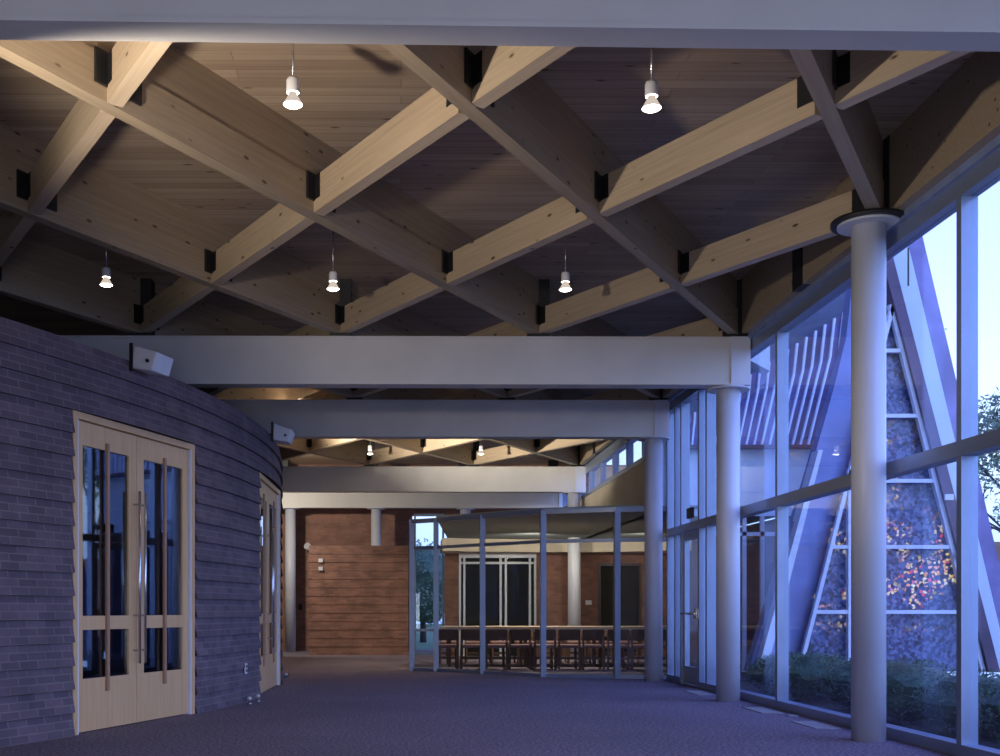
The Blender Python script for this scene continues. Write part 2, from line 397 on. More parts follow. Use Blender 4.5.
def column(x,y,ztop,label,group=None,collar=.24):
    e=empty('round_column',(x,y,0)); tag(e,label,'column',group)
    MB().lathe([(.132,0),(.132,ztop)],40).build('shaft',COLW,e)
    MB().lathe([(collar,ztop-.02),(collar,ztop)],40).build('collar',COLW,e)
    return e
c=column(3.765,ROW(2)+.02,ZB-.035,'nearest round white column, standing under timber beams by the windows')
MB().lathe([(.29,ZB-.035),(.29,ZB-.005)],40).build('top_plate',BLACK,c)
column(3.78,ROW(4)+.1,3.605,'second round white column, carrying the second steel beam')
column(3.76,ROW(6),3.605,'third round white column, in front of the glass room')
column(3.76,ROW(10),3.605,'round white column beneath the end of the fourth steel beam')
column(-2.78,ROW(12),3.605,'leftmost far white column beside the curved wall end')
column(-.62,ROW(12),3.605,'far white column rising behind the low brick wall')
column(1.62,ROW(12),3.605,'far white column seen behind the glass room left part')

# ------------------------------------------------------------------ glulam lattice
LEN=sqrt(DX*DX+DY*DY); ANG=atan2(DY,DX)
def long_beam(x0,r0,x1,r1,label,group=None):
    """'\\' members: run away from the viewer to the right, at full depth"""
    p0=(x0,ROW(r0)); p1=(x1,ROW(r1)); L=math.dist(p0,p1)
    e=empty('lattice_beam',(p0[0],p0[1],ZB),ANG); tag(e,label,'beam',group)
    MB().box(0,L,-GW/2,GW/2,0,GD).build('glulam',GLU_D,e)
    tag(MB().box(0,L,-GW/2+.012,GW/2-.012,GD,ZD-ZB).build('upper_rib',RIB,e),'darker upright board above the beam')
    return e
def cross_beam(x0,r0,x1,r1,label,group=None):
    """'/' members: shallow pieces fixed between the long members with black steel"""
    p0=(x0,ROW(r0)); n=round(r1-r0)
    e=empty('cross_beam',(p0[0],p0[1],ZB),pi-ANG); tag(e,label,'beam',group)
    for k in range(n):
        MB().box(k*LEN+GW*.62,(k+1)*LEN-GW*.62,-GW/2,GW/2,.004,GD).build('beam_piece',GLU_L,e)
    for k in range(n+1):
        m=MB(); t=GW/2+.003; c=k*LEN
        if k<n: m.box(c+.07,c+.20,-t,t,.09,GD+.003)
        if k>0: m.box(c-.20,c-.06,-t,t,.10,GD+.003)
        if k>0:
            q=(c-.87*(GW/2+.01),-.492*(GW/2+.01)); h=.20
            m.bar((q[0]-.492*h,q[1]+.87*h,.195),(q[0]+.492*h,q[1]-.87*h,.195),.016,.21)
        m.build('steel_connector',BLACK,e)
    return e
def bay(ra,rb,xmin,where,many):
    # long members
    S_=[]
    for k in range(-8,8):
        xs=XE-2*DX*k           # x at row ra
        r0,r1=ra,rb
        x0=xs; x1=xs+DX*(rb-ra)
        if x1>XE+.01: r1=ra+round((XE-xs)/DX); x1=XE
        while x0<xmin: x0+=DX; r0+=1
        if r1-r0>=1: S_.append((x0,r0,x1,r1))
    S_.sort(key=lambda q:-(q[2]-DX*(q[3])))
    for i,q in enumerate(S_): long_beam(*q,'timber beam receding right, %s from the windows, %s'%(ORD[i],where))
    S_=[]
    for k in range(-8,8):
        xs=XE-2*DX*k           # x at row ra
        r0,r1=ra,rb; x0=xs
        while x0>XE+.01: x0-=DX; r0+=1
        x1=xs-DX*(rb-ra)
        while x1<xmin: x1+=DX; r1-=1
        if r1-r0>=1: S_.append((x0,r0,x1,r1))
    S_.sort(key=lambda q:-(q[0]+DX*q[1]))
    for i,q in enumerate(S_): cross_beam(*q,'cross beam with black connectors, %s from the windows, %s'%(ORD[i],where))
bay(0,4,-6.3,'in the nearest ceiling bay',False)
bay(4,6,-3.0,'between second and third steel beams',False)
bay(6,10,-3.0,'in the bright far ceiling bay',False)
# edge boards along the window side
for r in range(0,10):
    y0,y1=ROW(r)+.08,ROW(r+1)-.08
    e=empty('edge_beam',(XE+.08,ROW(r),ZB))
    tag(e,'%s deep timber edge board above the windows, counted from the viewer'%ORD[r],'beam')
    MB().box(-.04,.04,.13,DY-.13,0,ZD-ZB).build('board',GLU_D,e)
    MB().box(-.05,.05,-.13,.13,.0,ZD-ZB).build('steel_connector',BLACK,e)

# pendants ---------------------------------------------------------------
def pendant(x,y,label,z=4.22):
    e=empty('pendant_lamp',(x,y,ZD)); tag(e,label,'lamp'); d=z-ZD
    MB().tube((0,0,0),(0,0,d+.11),.007,n=8).build('stem',CHROME,e)
    MB().lathe([(.045,-.025),(.045,0)],20,(0,0,0)).build('ceiling_rose',BLACK,e)
    MB().lathe([(.041,d+.028),(.042,d+.032),(.042,d+.103),(.035,d+.118),(.010,d+.122)],24).build('socket',PLASTIC,e)
    b=MB().lathe([(.028,d+.034),(.026,d+.018),(.038,d-.004),(.056,d-.036),(.060,d-.047)],24,cap=False).build('bulb',BULBW,e)
    MB().lathe([(.0,d-.064),(.024,d-.062),(.046,d-.056),(.060,d-.047)],24,cap=False).build('lens',BULB,b)
    MB().lathe([(.022,d+.0255),(.038,d+.027)],24,cap=True).build('socket_glow',BULB,e)
    return e
pendant(-.68,ROW(1),'lit pendant bulb hanging nearest the viewer, left of centre',4.275)
pendant(1.58,ROW(1),'lit pendant bulb hanging nearest the viewer, right of centre',4.26)
pendant(-2.86,ROW(3),'lit pendant bulb hanging above the curved brick wall, at far left',4.25)
pendant(-.66,ROW(3),'lit pendant bulb hanging left of centre, just before the second steel beam',4.215)
pendant(1.60,ROW(3),'lit pendant bulb hanging right of centre, just before the second steel beam',4.215)
pendant(-.62,ROW(9),'left small lit pendant bulb in the bright far ceiling bay')
pendant(1.60,ROW(9),'right small lit pendant bulb in the bright far ceiling bay')

# ------------------------------------------------------------------ window wall on the right
ZH=4.0; ZM=2.2; YN,YF=-4.,16.78
win=empty('window_1',(GX,YN,0)); tag(win,'tall aluminium window wall along the right side','window',kind='structure')
mull=[-3.48,-1.56,.36,2.28,4.2,6.12,7.98,9.84,11.88,13.6,14.62,15.0,15.95,16.3,YF]
t=.06
for y in mull: MB().box(-.06,.06,y-YN-t/2-.005,y-YN+t/2+.005,.0,ZH+.02).build('mullion',ALU,win)
def rail(z0,z1,name,y0=YN,y1=YF): MB().box(-.065,.065,y0-YN,y1-YN,z0,z1).build(name,ALU,win)
rail(0,.09,'sill_rail',YN,15.0-.03); rail(0,.09,'sill_rail',15.98,YF); rail(ZM-.05,ZM+.06,'middle_rail'); rail(ZH,ZH+.13,'head_rail')
tag(MB().box(-.10,.10,0,YF-YN,ZH+.13,ZB+.03).build('head_fascia',plain('blue_grey_fascia',(.28,.35,.56),.4,metal=.3),win),'blue-grey metal band above the glass')
yy=[YN]+mull
for i in range(len(yy)-1):
    a,b=yy[i]-YN+.03,yy[i+1]-YN-.03
    if b-a<.05: continue
    if not (abs(yy[i]-15.0)<.01): MB().box(.005,.013,a,b,.09,ZM-.05).build('glass_pane',GLASS,win)
    MB().box(.005,.013,a,b,ZM+.06,ZH).build('glass_pane',GLASS,win)
# upstand closing the roof edge
o=MB().box(GX+.12,GX+.28,-4,29.6,ZB+.0,ZD).build('trim_1',GLU_D); tag(o,'timber upstand along the roof edge above the windows','trim',kind='structure')
# exit door in the window wall
ed=empty('door_3',(GX,15.03,0)); tag(ed,'narrow aluminium glazed exit door in the window wall','door',kind='structure')
m=MB(); W=.89
m.box(-.03,.03,0,.08,.02,2.13); m.box(-.03,.03,W-.08,W,.02,2.13); m.box(-.03,.03,.08,W-.08,.02,.26); m.box(-.03,.03,.08,W-.08,2.03,2.13)
leaf=m.build('door_leaf',ALU,ed)
MB().box(-.004,.004,.08,W-.08,.26,2.03).build('glass_pane',GLASS,leaf)
m=MB(); m.tube((-.08,.06,1.0),(-.08,W-.06,1.0),.016); m.tube((-.08,.1,1.0),(-.02,.1,1.0),.014); m.tube((-.08,W-.1,1.0),(-.02,W-.1,1.0),.014)
m.box(-.09,-.03,.02,.10,.93,1.07)
m.build('push_bar',CHROME,leaf)
MB().box(-.07,-.03,.25,.5,2.22,2.36).build('exit_sign',BLACK,None).name
o=bpy.data.objects['exit_sign']; o.location=(GX-.06,14.85,.08); tag(o,'small dark box sign above the exit door','sign')
# bulkhead and clerestory above the glass room
o=MB().box(GX-.04,GX+.08,17.25,29,2.62,3.55).build('wall_bulkhead',CREAM); tag(o,'cream bulkhead wall above the glass room, below the clerestory','wall',kind='structure')
o=MB().box(GX-.18,GX+.08,YF+.04,17.25,2.62,3.6).build('wall_return',PALE); tag(o,'narrow pale return panel beside the third column','wall',kind='structure')
cl=empty('window_2',(GX,YF,0)); tag(cl,'clerestory strip of windows above the cream bulkhead','window',kind='structure')
ys=[17.25+1.3*k for k in range(10)]
for y in ys: MB().box(-.05,.07,y-YF-.035,y-YF+.035,3.55,ZH+.02).build('mullion',ALU,cl)
MB().box(-.06,.07,.04,29-YF,3.5,3.58).build('sill_rail',ALU,cl); MB().box(-.06,.07,.04,29-YF,ZH,ZB+.03).build('head_rail',ALU,cl)
for a,b in zip(ys[:-1],ys[1:]): MB().box(.0,.008,a-YF+.035,b-YF-.035,3.58,ZH).build('glass_pane',GLASS,cl)

# ------------------------------------------------------------------ glass room
P=[ground(411.8,670.5),ground(436,671.5),ground(482.5,674),ground(543.5,677.3),ground(617,678.6),ground(670.5,678.9)]
P[3]=(P[3][0],P[3][1]+.05,0)
P=[(p[0],p[1]) for p in P]
BACK=(P[0][0]+.25,P[0][1]+1.5)
gr=empty('window_3',(P[0][0],P[0][1],0)); tag(gr,'faceted glass screen around the meeting room with aluminium posts','window',kind='structure')
ox,oy=P[0]
ZG=2.6; ZR=2.12
def gbar(a,b,z0,z1,w,name,mat=ALU):
    m=MB(); m.bar((a[0]-ox,a[1]-oy,(z0+z1)/2),(b[0]-ox,b[1]-oy,(z0+z1)/2),w,z1-z0); return m.build(name,mat,gr)
chain=[(P[0][0]+.35,25.6),BACK]+P
for i,p in enumerate(P[:-1]): MB().box(p[0]-ox-.043,p[0]-ox+.043,p[1]-oy-.06,p[1]-oy+.06,0,ZG).build('mullion',ALU,gr)
for a,b in zip(P[:-1],P[1:]):
    gbar(a,b,0,.055,.07,'sill_rail'); gbar(a,b,ZR-.025,ZR+.025,.06,'transom'); gbar(a,b,ZG-.05,ZG+.02,.1,'head_rail')
    gbar(a,b,.055,ZR-.025,.008,'glass_pane',GLASSR); gbar(a,b,ZR+.025,ZG-.05,.008,'glass_pane',GLASSR)
a,b=P[0],(P[0][0]+.1,26.0)
gbar(a,b,0,.055,.07,'sill_rail'); gbar(a,b,ZG-.05,ZG+.02,.1,'head_rail'); gbar(a,b,.055,ZG-.05,.008,'glass_pane',GLASSR)
# ceiling of the meeting room
w=MB(); pts=P[1:]+[(6.35,17.25),(6.35,25.6),(1.1,25.6)]
w.face([(x,y,ZG+.02) for x,y in pts]); w.face([(x,y,ZG+.05) for x,y in pts][::-1])
for a,b in zip(pts,pts[1:]+pts[:1]): w.face([(a[0],a[1],ZG+.02),(b[0],b[1],ZG+.02),(b[0],b[1],ZG+.05),(a[0],a[1],ZG+.05)])
o=w.build('ceiling_room',GREYC); tag(o,'flat grey ceiling of the glass meeting room','ceiling',kind='structure')
# back wall of the room: garden window, dark windows, brick with doorway
w=MB(); YB=25.6
w.box(1.0,1.32,YB,YB+.2,0,ZG); w.box(3.08,4.52,YB,YB+.2,0,ZG); w.box(5.5,6.4,YB,YB+.2,0,ZG); w.box(4.52,5.5,YB,YB+.2,2.12,ZG); w.box(1.32,3.08,YB,YB+.2,2.32,ZG)
o=w.build('wall_room',BR_W); tag(o,'brick back wall of the meeting room','wall',kind='structure')
o=MB().box(6.35,6.5,17.3,25.8,0,ZG).build('wall_room_side',BR_W); tag(o,'brick right wall of the meeting room','wall',kind='structure')
o=MB().box(4.05,6.5,17.3,28,-.2,0).build('floor_room',CARPET); tag(o,'carpet floor of the meeting room beyond the window line','floor',kind='structure')
w=MB(); n=12
for i in range(n):
    x0=.9+5.4*i/n; x1=.9+5.4*(i+1)/n; f=lambda x: 24.9-.5*((x-3.4)/2.5)**2
    w.hexa([(x0,f(x0),2.34),(x1,f(x1),2.34),(x1,YB,2.34),(x0,YB,2.34),(x0,f(x0),ZG+.02),(x1,f(x1),ZG+.02),(x1,YB,ZG+.02),(x0,YB,ZG+.02)])
o=w.build('trim_2',CREAM); tag(o,'curved cream soffit along the back of the meeting room','trim',kind='structure')
wn=empty('window_4',(1.32,YB-.02,0)); tag(wn,'dark back windows with white frames in the meeting room','window',kind='structure')
for x in (0,.1,.93,1.05,1.6,1.72): MB().box(x,x+.05,-.02,.05,0,2.34).build('mullion',WHITEF,wn)
MB().box(0,1.76,-.03,.05,2.24,2.34).build('head_rail',WHITEF,wn); MB().box(0,1.76,-.03,.05,2.1,2.15).build('transom',WHITEF,wn)
MB().box(0,1.76,.1,.11,0,2.3).build('dark_backing',DARK,wn)  # dark sheet standing in for the unlit garden behind the panes
MB().box(0,1.76,.03,.038,0,2.24).build('glass_pane',GLASSR,wn)
d=empty('door_4',(4.52,YB,0)); tag(d,'dark doorway in the meeting room brick wall','door',kind='structure')
MB().box(0,.98,.1,.14,0,2.1).build('door_leaf',DARK,d)
m=MB(); m.box(0,.05,-.02,.14,0,2.12); m.box(.93,.98,-.02,.14,0,2.12); m.box(.05,.93,-.02,.14,2.06,2.12); m.build('door_frame',plain('dark_frame',(.06,.05,.06),.5),d)
# garden window at the left end
gw=empty('window_5',(.3,26.2,0)); tag(gw,'tall window on the garden behind the left end of the glass room','window',kind='structure')
for x in (0,.66): MB().box(x,x+.05,-.03,.03,0,3.3).build('mullion',ALU,gw)
for z in (0,.55,2.45,3.24): MB().box(.05,.66,-.03,.03,z,z+.06).build('rail',ALU,gw)
MB().box(.05,.66,-.004,.004,.06,3.24).build('glass_pane',GLASSR,gw)
c=empty('interior_column',(3.95,25.2,0)); tag(c,'slim cream column against the brick back wall of the meeting room','column')
MB().lathe([(.1,0),(.1,2.34)],24).build('shaft',CREAM,c)
o=MB().box(0,.14,-.015,0,0,.10).build('wall_panel',PLASTIC,None,(4.22,YB,1.17)); tag(o,'small white control panel on brick beside the dark doorway','switch')

# table and chairs
tb=empty('long_table',(2.5,21.1,0)); tag(tb,'long pale wooden meeting table behind the row of chairs','table')
MB().box(-1.75,2.6,-.45,.45,.665,.745).build('tabletop',TABLEW,tb,bevel=.006)
for x in (-1.6,-.2,1.2,2.45):
    for y in (-.36,.36): MB().box(x-.03,x+.03,y-.03,y+.03,0,.665).build('leg',CHAIRW,tb)
def chair():
    root=empty('meeting_chair',(0,0,0))
    w=.185
    m=MB(); m.box(-w,w,-.2,.22,.38,.44); m.build('seat',SEATF,root,bevel=.02)
    m=MB()
    nseg=6
    for i in range(nseg):
        x0=-w+2*w*i/nseg; x1=-w+2*w*(i+1)/nseg; g=lambda x:-.235-.03*(1-(x/w)**2)
        m.hexa([(x0,g(x0),.52),(x1,g(x1),.52),(x1,g(x1)+.03,.52),(x0,g(x0)+.03,.52),(x0,g(x0)-.03,.71),(x1,g(x1)-.03,.71),(x1,g(x1),.71),(x0,g(x0),.71)])
    m.build('backrest',CHAIRW,root)
    for sx in (-1,1):
        MB().bar((sx*(w-.01),.2,0),(sx*(w-.02),.19,.38),.035,.035).build('leg',CHAIRW,root)
        MB().bar((sx*(w-.005),-.24,0),(sx*(w-.01),-.23,.67),.035,.04,(0,1,0)).build('leg',CHAIRW,root)
    for y in (-.23,.19): MB().bar((-w,y,.2),(w,y,.2),.02,.03).build('stretcher',CHAIRW,root)
    return root
proto=chair(); first=True
front=[447+24.1*k for k in range(10)]
for i,x in enumerate(front):
    o=proto if first else copy_tree(proto); first=False
    Y=19.95-.03*i
    o.location=(at(x,650,Y)[0],Y,0); o.rotation_euler[2]=random.uniform(-.05,.05)
    lab='dark low-backed chair %s from the left in the row nearest the glass'%ORD[i]
    tag(o,lab,'chair','dark chairs with their backs to the hall')
for i in range(8):
    o=copy_tree(proto); X=.95+.5*i
    o.location=(X,22.05,0); o.rotation_euler[2]=pi+random.uniform(-.06,.06)
    tag(o,'dark chair on the far side of the long table, %s from the left'%ORD[i],'chair','chairs on the far side of the table')

# ------------------------------------------------------------------ small fittings
for i,(x0,x1,y0,y1,l) in enumerate(((3.66,3.88,9.85,10.5,'pale floor grille nearest the viewer, beside the window sill'),
                          (3.66,3.88,11.3,12.0,'pale floor grille between the first and second columns, the farther of two'),
                          (3.66,3.88,13.75,14.45,'pale floor grille beyond the second column, by the exit door'),
                          )):
    e=empty('floor_grille',(x0,y0,0)); tag(e,l,'vent',None)
    m=MB(); a,b=x1-x0,y1-y0; m.box(0,a,0,.02,0,.008); m.box(0,a,b-.02,b,0,.008); m.box(0,.02,.02,b-.02,0,.008); m.box(a-.02,a,.02,b-.02,0,.008)
    m.build('frame',GRILLE,e)
    m=MB(); k=0; yy_=.03
    while yy_<b-.03: m.box(.02,a-.02,yy_,yy_+.02,0,.006); yy_+=.03
    m.build('slats',GRILLE,e)
e=MB().box(0,.09,0,.12,0,.01).build('floor_box',GRILLE,None,(3.82,10.98,0)); tag(e,'small pale floor box between two floor grilles','outlet')
def on_wall(th,z,out=.05): return cyl(th,R+out,z)
th=thY(12.85)
e=empty('wall_outlet',on_wall(th,.32,.03),th); tag(e,'small white wall outlet low on the curved brick wall between the doors','outlet')
MB().box(0,.014,-.04,.04,0,.12).build('cover_plate',PLASTIC,e); MB().box(.014,.018,-.02,.02,.02,.05).build('socket',BLACK,e); MB().box(.014,.018,-.02,.02,.07,.10).build('socket',BLACK,e)
for (x,y,l) in ((249.5,704.5,'small white door stop on the carpet left of the far doors'),(258,702,'small white door stop on the carpet right in front of the far doors'),(286,679,'small white door stop on the carpet past the far doors')):
    p=ground(x,y); e=empty('door_stop',p); tag(e,l,'door stop')
    MB().lathe([(.03,0),(.03,.012),(.015,.02),(.013,.055)],16).build('base',CHROME,e)
    MB().lathe([(.022,.055),(.024,.075),(.012,.088)],16).build('cap',PLASTIC,e)
def floodlight(Y,label):
    th=thY(Y); e=empty('flood_light',cyl(th,R+.155,ZT-.09),th); tag(e,label,'lamp')
    MB().box(-.26,-.10,-.03,.03,.095,.11).build('arm',BLACK,e)
    m=MB(); k=1.3; f=[(-.10*k,.02),(.07*k,-.02),(.11*k,.11*k),(-.07*k,.17*k)]
    y0,y1=-.15,.15
    m.face([(a,y0,b) for a,b in f]); m.face([(a,y1,b) for a,b in f][::-1])
    for i in range(4):
        a=f[i]; b=f[(i+1)%4]; m.face([(a[0],y0,a[1]),(b[0],y0,b[1]),(b[0],y1,b[1]),(a[0],y1,a[1])])
    h=m.build('housing',PLASTIC,e,bevel=.012)
    MB().box(-.13,-.10,-.17,-.155,-.01,.24).build('bracket',BLACK,e)
    MB().tube((.05,-.172,.07),(.05,-.151,.07),.016,n=12).build('knob',BLACK,h)
    return e
floodlight(10.28,'white floodlight on the brick wall top above the near doors')
floodlight(14.5,'white floodlight on the brick wall top above the far doors')
for z,l in ((2.16,'upper small white switch plate on the low brick wall'),(1.97,'lower small white switch plate on the low brick wall')):
    e=MB().box(-.05,.05,-.012,.03,0,.085).build('switch_plate',PLASTIC,None,(-1.87,26.05,z)); tag(e,l,'switch')
e=empty('wall_spotlight',(-2.2,28.98,2.3)); tag(e,'white wall spotlight on brick left of the low brick wall','lamp')
MB().box(-.12,.0,-.05,.02,-.1,.28).build('mount',PLASTIC,e); MB().tube((-.1,-.08,.3),(-.22,-.25,.4),.07,.09,14).build('head',PLASTIC,e)
e=MB().box(-.05,.05,-.02,.02,0,.15).build('wall_box',BLACK,None,(-2.6,28.98,1.05)); tag(e,'small dark box on the brick between far column and low wall','switch')

# ------------------------------------------------------------------ outside
o=MB().box(4.1,60,-20,17.3,-.25,-.05).build('ground_outside',SOIL); tag(o,'dark garden ground outside the windows','ground',kind='structure')
o=MB().box(-30,60,29.3,90,-.25,-.05).build('ground_lawn',LAWN); tag(o,'lawn seen past the back garden window','ground',kind='structure')

# chapel gable (frontal A-frame with stained glass)
YC=15.5
ch=empty('chapel_gable',(at(890,610,YC)[0],YC,-.05)); tag(ch,'copper clad A-frame chapel gable with a lit stained glass window','building')
def cp(x,y,dY=0):
    p=at(x,y,YC); return (p[0]-ch.location.x,dY,p[2]+.05)
def slab(pts,d0,d1):
    m=MB(); n=len(pts); f=[cp(x,y,d0) for x,y in pts]; b=[cp(x,y,d1) for x,y in pts]
    m.face(f); m.face(b[::-1])
    for i in range(n): j=(i+1)%n; m.face([f[i],f[j],b[j],b[i]])
    return m
Lx=lambda y: 844.9-.256*(y-491.4)
Rx=lambda y: 917.7+.252*(y-415)
yt=311; yb=672
slab([(Lx(yb),yb),(Rx(yb),yb),(Rx(yt),yt)],.10,.16).build('stained_window',STAIN,ch,weld=False)
def mem(x0,y0,x1,y1,w_,name,mat=WHITEF,d=.08,dz=0):
    a=cp(x0,y0,dz); b=cp(x1,y1,dz); MB().bar(a,b,w_*.8,d,(0,1,0)).build(name,mat,ch)
mem(Lx(yb),yb,Lx(yt-6),yt-6,.065,'window_frame'); mem(Rx(yb),yb,Rx(yt-6),yt-6,.075,'window_frame')
mem(849,yb,849,470,.06,'window_mullion'); mem(872,yb,872,400,.07,'window_mullion')
for y in (351,416,481,547,612): mem(Lx(y),y,Rx(y),y,.065,'window_bar',d=.06)
# copper field left of the window and brown fascia to the right
slab([(856,290),(874,215),(886,215),(Rx(300),300),(Rx(yb),yb),(752,yb),(820,451),(838,388),(851,335)],.17,.4).build('copper_field',COPPERB,ch)
slab([(763-6,yb),(765+1,yb),(822.5,450),(818,450)],-.02,.25).build('edge_strip',WHITEF,ch)
f1=lambda y: 890+.2585*(y-259.5)
slab([(Rx(yb)+3,yb),(f1(yb),yb),(f1(205),205),(Rx(300)-26,205),(Rx(302)+1,302)],-.10,.3).build('brown_fascia',FASC,ch)
f2=lambda y: 910.7+.2385*(y-246.6)
slab([(f1(yb)-6,yb),(f2(yb),yb),(f2(195),195),(f1(195)-6,195)],.05,.35).build('pale_leg',PALE,ch)
f3=lambda y: 927.6+.2345*(y-232.7)
slab([(f2(yb)-6,yb),(f3(yb),yb),(f3(185),185),(f2(185)-6,185)],.15,.45).build('purple_leg',COPPER,ch)
mem(901.8,290,901.8,252,.02,'drip_pipe',BLACK,.02,-.2)
MB().box(0,.12,-.03,0,0,.08).build('plaque',WHITEF,ch,cp(940,501,-.12))
tag(MB().tube((0,0,0),(.04,-.1,.05),.04,.05,12).build('small_lamp',PLASTIC,ch,cp(953,556,-.11)),'small white lamp on the fascia')
MB().box(.0,.0+.02,-.02,0,0,.02).build('stud',WHITEF,ch,cp(945,330,0))

# wing with copper seam roof
wg=empty('copper_wing',(4.2,17.2,-.05)); tag(wg,'low wing with pale panel wall below a purple ribbed copper roof','building')
def wp(x,y,Y): p=at(x,y,Y); return (p[0]-4.2,p[1]-17.2,p[2]+.05)
lo0,lo1=(676,446),(823,447); k0,k1=(676,430),(848,349); t0,t1=(676,425),(853,306)
YL,YK=17.1,17.45
nse=19
lerp=lambda a,b,t:(a[0]+(b[0]-a[0])*t,a[1]+(b[1]-a[1])*t)
pan=MB(); ribs=[]
for i in range(nse):
    for j,(A,B,Ya,Yb) in enumerate((((lo0,lo1),(k0,k1),YL,YK),((k0,k1),(t0,t1),YK,YK+.02))):
        u,v=i/nse,(i+1)/nse
        pan.face([wp(*lerp(*A,u),Ya),wp(*lerp(*A,v),Ya),wp(*lerp(*B,v),Yb),wp(*lerp(*B,u),Yb)])
pan.build('roof_sheet',COPPER,wg,weld=False)
for i in range(nse+1):
    u=i/nse; m=MB()
    a=wp(*lerp(lo0,lo1,u),YL-.03); b=wp(*lerp(k0,k1,u),YK-.03); c_=wp(*lerp(t0,t1,u),YK-.02)
    m.bar(a,b,.028,.06,(0,1,0)); m.bar(b,c_,.028,.06,(0,1,0)); m.build('standing_seam',SEAM,wg)
MB().bar(wp(674,447,YL-.07),wp(824,447,YL-.07),.06,.1,(0,1,0)).build('eaves_trim',FASC,wg)
m=MB(); m.hexa([wp(672,516,17.15),wp(826,516,17.15),wp(826,516,17.3),wp(672,516,17.3),wp(672,447,17.15),wp(826,447,17.15),wp(826,447,17.25),wp(672,447,17.25)])
m.build('panel_wall',plain('sky_blue_panel',(.80,.90,.99),.5,var=.04),wg)
m=MB(); m.hexa([wp(672,425,17.5),wp(900,306,17.5),wp(900,306,17.7),wp(672,425,17.7),wp(672,100,17.5),wp(900,100,17.5),wp(900,100,17.7),wp(672,100,17.7)])
m.build('upper_wall',plain('dark_blue_wall',(.10,.12,.18),.6),wg)
MB().bar(wp(676,534,17.15),wp(815,534,17.15),.06,.06,(0,1,0)).build('rail',WHITEF,wg)
for x in (700,744,762,782): MB().bar(wp(x,516,17.15),wp(x,672,17.15),.06,.06,(0,1,0)).build('mullion',WHITEF,wg)
m=MB(); m.hexa([wp(676,672,17.14),wp(815,672,17.14),wp(815,672,17.15),wp(676,672,17.15),wp(676,516,17.14),wp(815,516,17.14),wp(815,516,17.15),wp(676,516,17.15)])
m.build('glass_pane',GLASS,wg)
m=MB(); q=[(742,341),(771,336),(771,372),(756,376)]
bx=[wp(742,356,16.6),wp(770,328,16.6),wp(770,371,16.6)]
bk=[(p[0],p[1]+.3,p[2]) for p in bx]
m.face(bx); m.face(bk[::-1])
for i in range(3): j=(i+1)%3; m.face([bx[i],bx[j],bk[j],bk[i]])
m.build('roof_corner',PALE,wg)

# hedge
def leaf_ball(m,c,rx,ry,rz,n,s):
    for _ in range(n):
        u=random.uniform(-1,1); a=random.uniform(0,2*pi); q=sqrt(1-u*u); k=random.uniform(.82,1.05)
        p=(c[0]+rx*k*q*cos(a),c[1]+ry*k*q*sin(a),c[2]+rz*k*u)
        if p[2]<.02: continue
        from mathutils import Vector as V
        d=V((random.gauss(0,1),random.gauss(0,1),random.gauss(0,1))).normalized(); e=d.orthogonal().normalized(); P_=V(p)
        d=d*s*random.uniform(.6,1.2); e=e*s*.55
        m.face([P_-d,P_+e*.8,P_+d,P_-e*.8])
def ball(c,rx,ry,rz,seed):
    bm=bmesh.new(); bmesh.ops.create_icosphere(bm,subdivisions=3,radius=1)
    rnd=random.Random(seed); ph=[rnd.uniform(0,6) for _ in range(6)]
    for v in bm.verts:
        x,y,z=v.co; k=1+.07*sin(5*x+ph[0])*sin(4*y+ph[1])+.06*sin(6*z+ph[2]+3*x)
        v.co=(c[0]+x*rx*k,c[1]+y*ry*k,max(.0,c[2]+z*rz*k))
    return bm
hed=[(5.0,8.5,.58),(5.1,9.72,.55),(4.98,10.94,.58),(5.1,12.16,.54),(5.0,13.38,.55),(5.1,14.6,.52),(6.4,9.1,.58),(6.4,10.4,.55),(5.05,7.28,.55)]
hl=['nearest the viewer','just beyond the nearest column','third along the glass','fourth along the glass','fifth along the glass','last along the glass by the wing','behind the front row, near end','behind the front row, farther end','at the right edge of the view']
for i,(x,y,h) in enumerate(hed):
    e=empty('hedge_shrub',(x,y,-.05)); tag(e,'dark green clipped hedge shrub outside the glass, '+hl[i],'shrub','garden hedge shrubs')
    bm=ball((0,0,h*.52),.50,.51,h*.46,i); me=bpy.data.meshes.new('core'); bm.to_mesh(me); bm.free(); me.materials.append(DARK if False else LEAF)
    oc=bpy.data.objects.new('leaf_core',me); C.objects.link(oc); oc.parent=e
    m=MB(); leaf_ball(m,(0,0,h*.52),.56,.57,h*.54,2600,.022)
    m.build('foliage',LEAF,e,weld=False)
# tree at the far right
def tree(x,y,h,label,seed):
    rnd=random.Random(seed); random.seed(seed)
    e=empty('garden_tree',(x,y,-.05)); tag(e,label,'tree')
    tr=MB(); lf=MB()
    def br(p,d,l,r,k):
        q=[p[i]+d[i]*l for i in range(3)]; tr.tube(p,q,r,r*.65,6)
        if k==0:
            leaf_ball(lf,q,.5,.5,.45,60,.075); return
        for _ in range(3):
            nd=[d[i]+rnd.uniform(-.65,.65) for i in range(3)]; nd[2]=abs(nd[2])*.8+.15; L=sqrt(sum(c*c for c in nd)); nd=[c/L for c in nd]
            br(q,nd,l*.72,r*.62,k-1)
    br((0,0,0),(0,0,1),h*.30,.10,4)
    tr.build('trunk',BARK,e,weld=False); lf.build('foliage',LEAFT,e,weld=False)
tree(13.1,22.5,6.2,'pale leafy tree behind the chapel at the right edge',3)
tree(18,31,7,'second leafy tree farther off at the right edge',5)
e=empty('garden_tree',(.75,38,-.05)); tag(e,'dark leafy tree seen through the back garden window','tree')
MB().tube((0,0,0),(0,0,1.2),.12,.08,8).build('trunk',BARK,e)
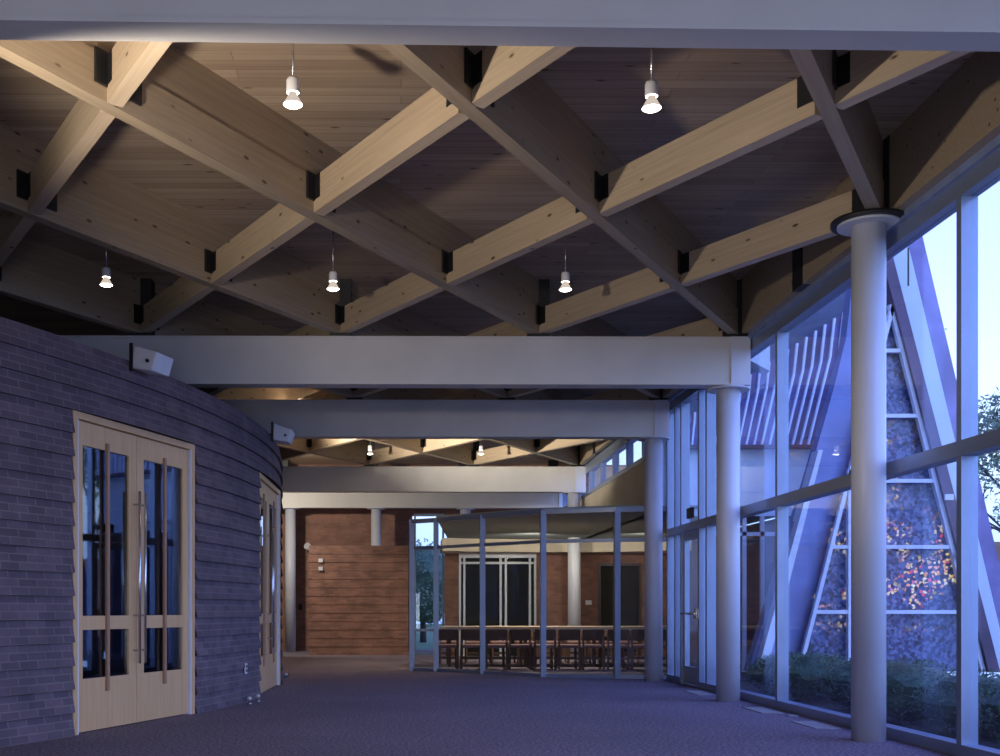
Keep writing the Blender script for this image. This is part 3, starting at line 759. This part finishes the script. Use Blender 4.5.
bm=ball((0,0,2.0),1.1,.9,1.35,11); me=bpy.data.meshes.new('core'); bm.to_mesh(me); bm.free(); me.materials.append(LEAF)
oc=bpy.data.objects.new('leaf_core',me); C.objects.link(oc); oc.parent=e
m=MB(); leaf_ball(m,(0,0,2.0),1.2,1.0,1.45,1500,.07); m.build('foliage',LEAFT,e,weld=False)
o=MB().box(0,14,0,.4,0,2.6).build('garden_wall',BR_F,None,(13,24.5,-.05)); tag(o,'brick garden wall behind the tree at the right edge','wall')

# ------------------------------------------------------------------ light
wd=bpy.data.worlds.new('dusk'); S.world=wd; wd.use_nodes=True; nt=wd.node_tree; nt.nodes.clear()
out=nt.nodes.new('ShaderNodeOutputWorld'); bg=nt.nodes.new('ShaderNodeBackground'); nt.links.new(bg.outputs[0],out.inputs[0])
tc=N(nt,'ShaderNodeTexCoord'); sp=N(nt,'ShaderNodeSeparateXYZ'); nt.links.new(tc.outputs['Generated'],sp.inputs[0])
r=ramp(nt,sp.outputs[2],[(0.0,(.30,.42,.85)),(.12,(.58,.74,1.0)),(.40,(.36,.43,1.0)),(1.0,(.08,.14,.80))])
nt.links.new(r.outputs[0],bg.inputs[0]); bg.inputs[1].default_value=2.1
def aim(o,t):
    from mathutils import Vector as V
    o.rotation_euler=(V(t)-o.location).to_track_quat('-Z','Y').to_euler()
def lamp(kind,name,loc,target,power,col,size=.2,spot=None,blend=.5):
    l=bpy.data.lights.new(name,kind); l.energy=power; l.color=col
    if kind=='AREA': l.size=size
    else: l.shadow_soft_size=size
    if spot: l.spot_size=radians(spot); l.spot_blend=blend
    o=bpy.data.objects.new(name,l); C.objects.link(o); o.location=loc
    if target: aim(o,target)
    return o
WARM=(1,.86,.68); SOFT=(1,.90,.76)
lamp('SPOT','flood_near',(-2.13,5.3,2.85),(1.3,8.6,6.0),330,(1,.88,.74),.10,104,.45)
lamp('AREA','fill_hall',(0,-2.8,.9),(.5,8,3.4),115,(.84,.87,1),2.0)
lamp('AREA','fill_floor',(.3,1.8,.25),(.3,4.5,4.5),10,(.95,.95,1),.6)  # unseen light added below the view to brighten the beam undersides
lamp('SPOT','fill_back',(-3.4,24.7,3.9),(-.9,29,1.7),300,SOFT,.08,120,.5)  # hidden spot added to brighten the far columns and brickwork
lamp('SPOT','flood_far',(-2.35,18.0,3.50),(.6,21,5.8),2200,SOFT,.08,74,.7)
lamp('SPOT','fill_room',(2.7,22.5,2.42),(2.5,25.4,.6),110,WARM,.06,140,.6)  # unseen spot added to light the soffit and back wall
lamp('SPOT','fill_table',(2.6,20.9,2.5),(2.6,21.1,0),220,WARM,.06,130,.6)  # unseen spot added over the table to brighten its top
lamp('SPOT','fill_room_right',(5.0,22.5,2.42),(5.0,25.4,.6),70,WARM,.06,140,.6)  # second unseen spot, added for the right part of the room
for x,y in ((-.68,ROW(1)),(1.58,ROW(1)),(-.66,ROW(3)),(1.6,ROW(3)),(-.62,ROW(9)),(1.6,ROW(9))):
    lamp('SPOT','pendant_beam',(x,y,4.10),(x,y,0),14 if y<20 else 120,WARM,.05,130,.8)

l=bpy.data.lights.new('dusk_skylight','SUN'); l.energy=3.0; l.color=(.25,.40,1.0); l.angle=radians(80)
o=bpy.data.objects.new('dusk_skylight',l); C.objects.link(o); o.location=(20,-8,12); aim(o,(20-.74,-8+.55,12-.42))
S.view_settings.view_transform='Standard'
S.view_settings.look='None'
S.view_settings.exposure=.25
S.cycles.max_bounces=8
S.cycles.transparent_max_bounces=16
S.cycles.use_denoising=True
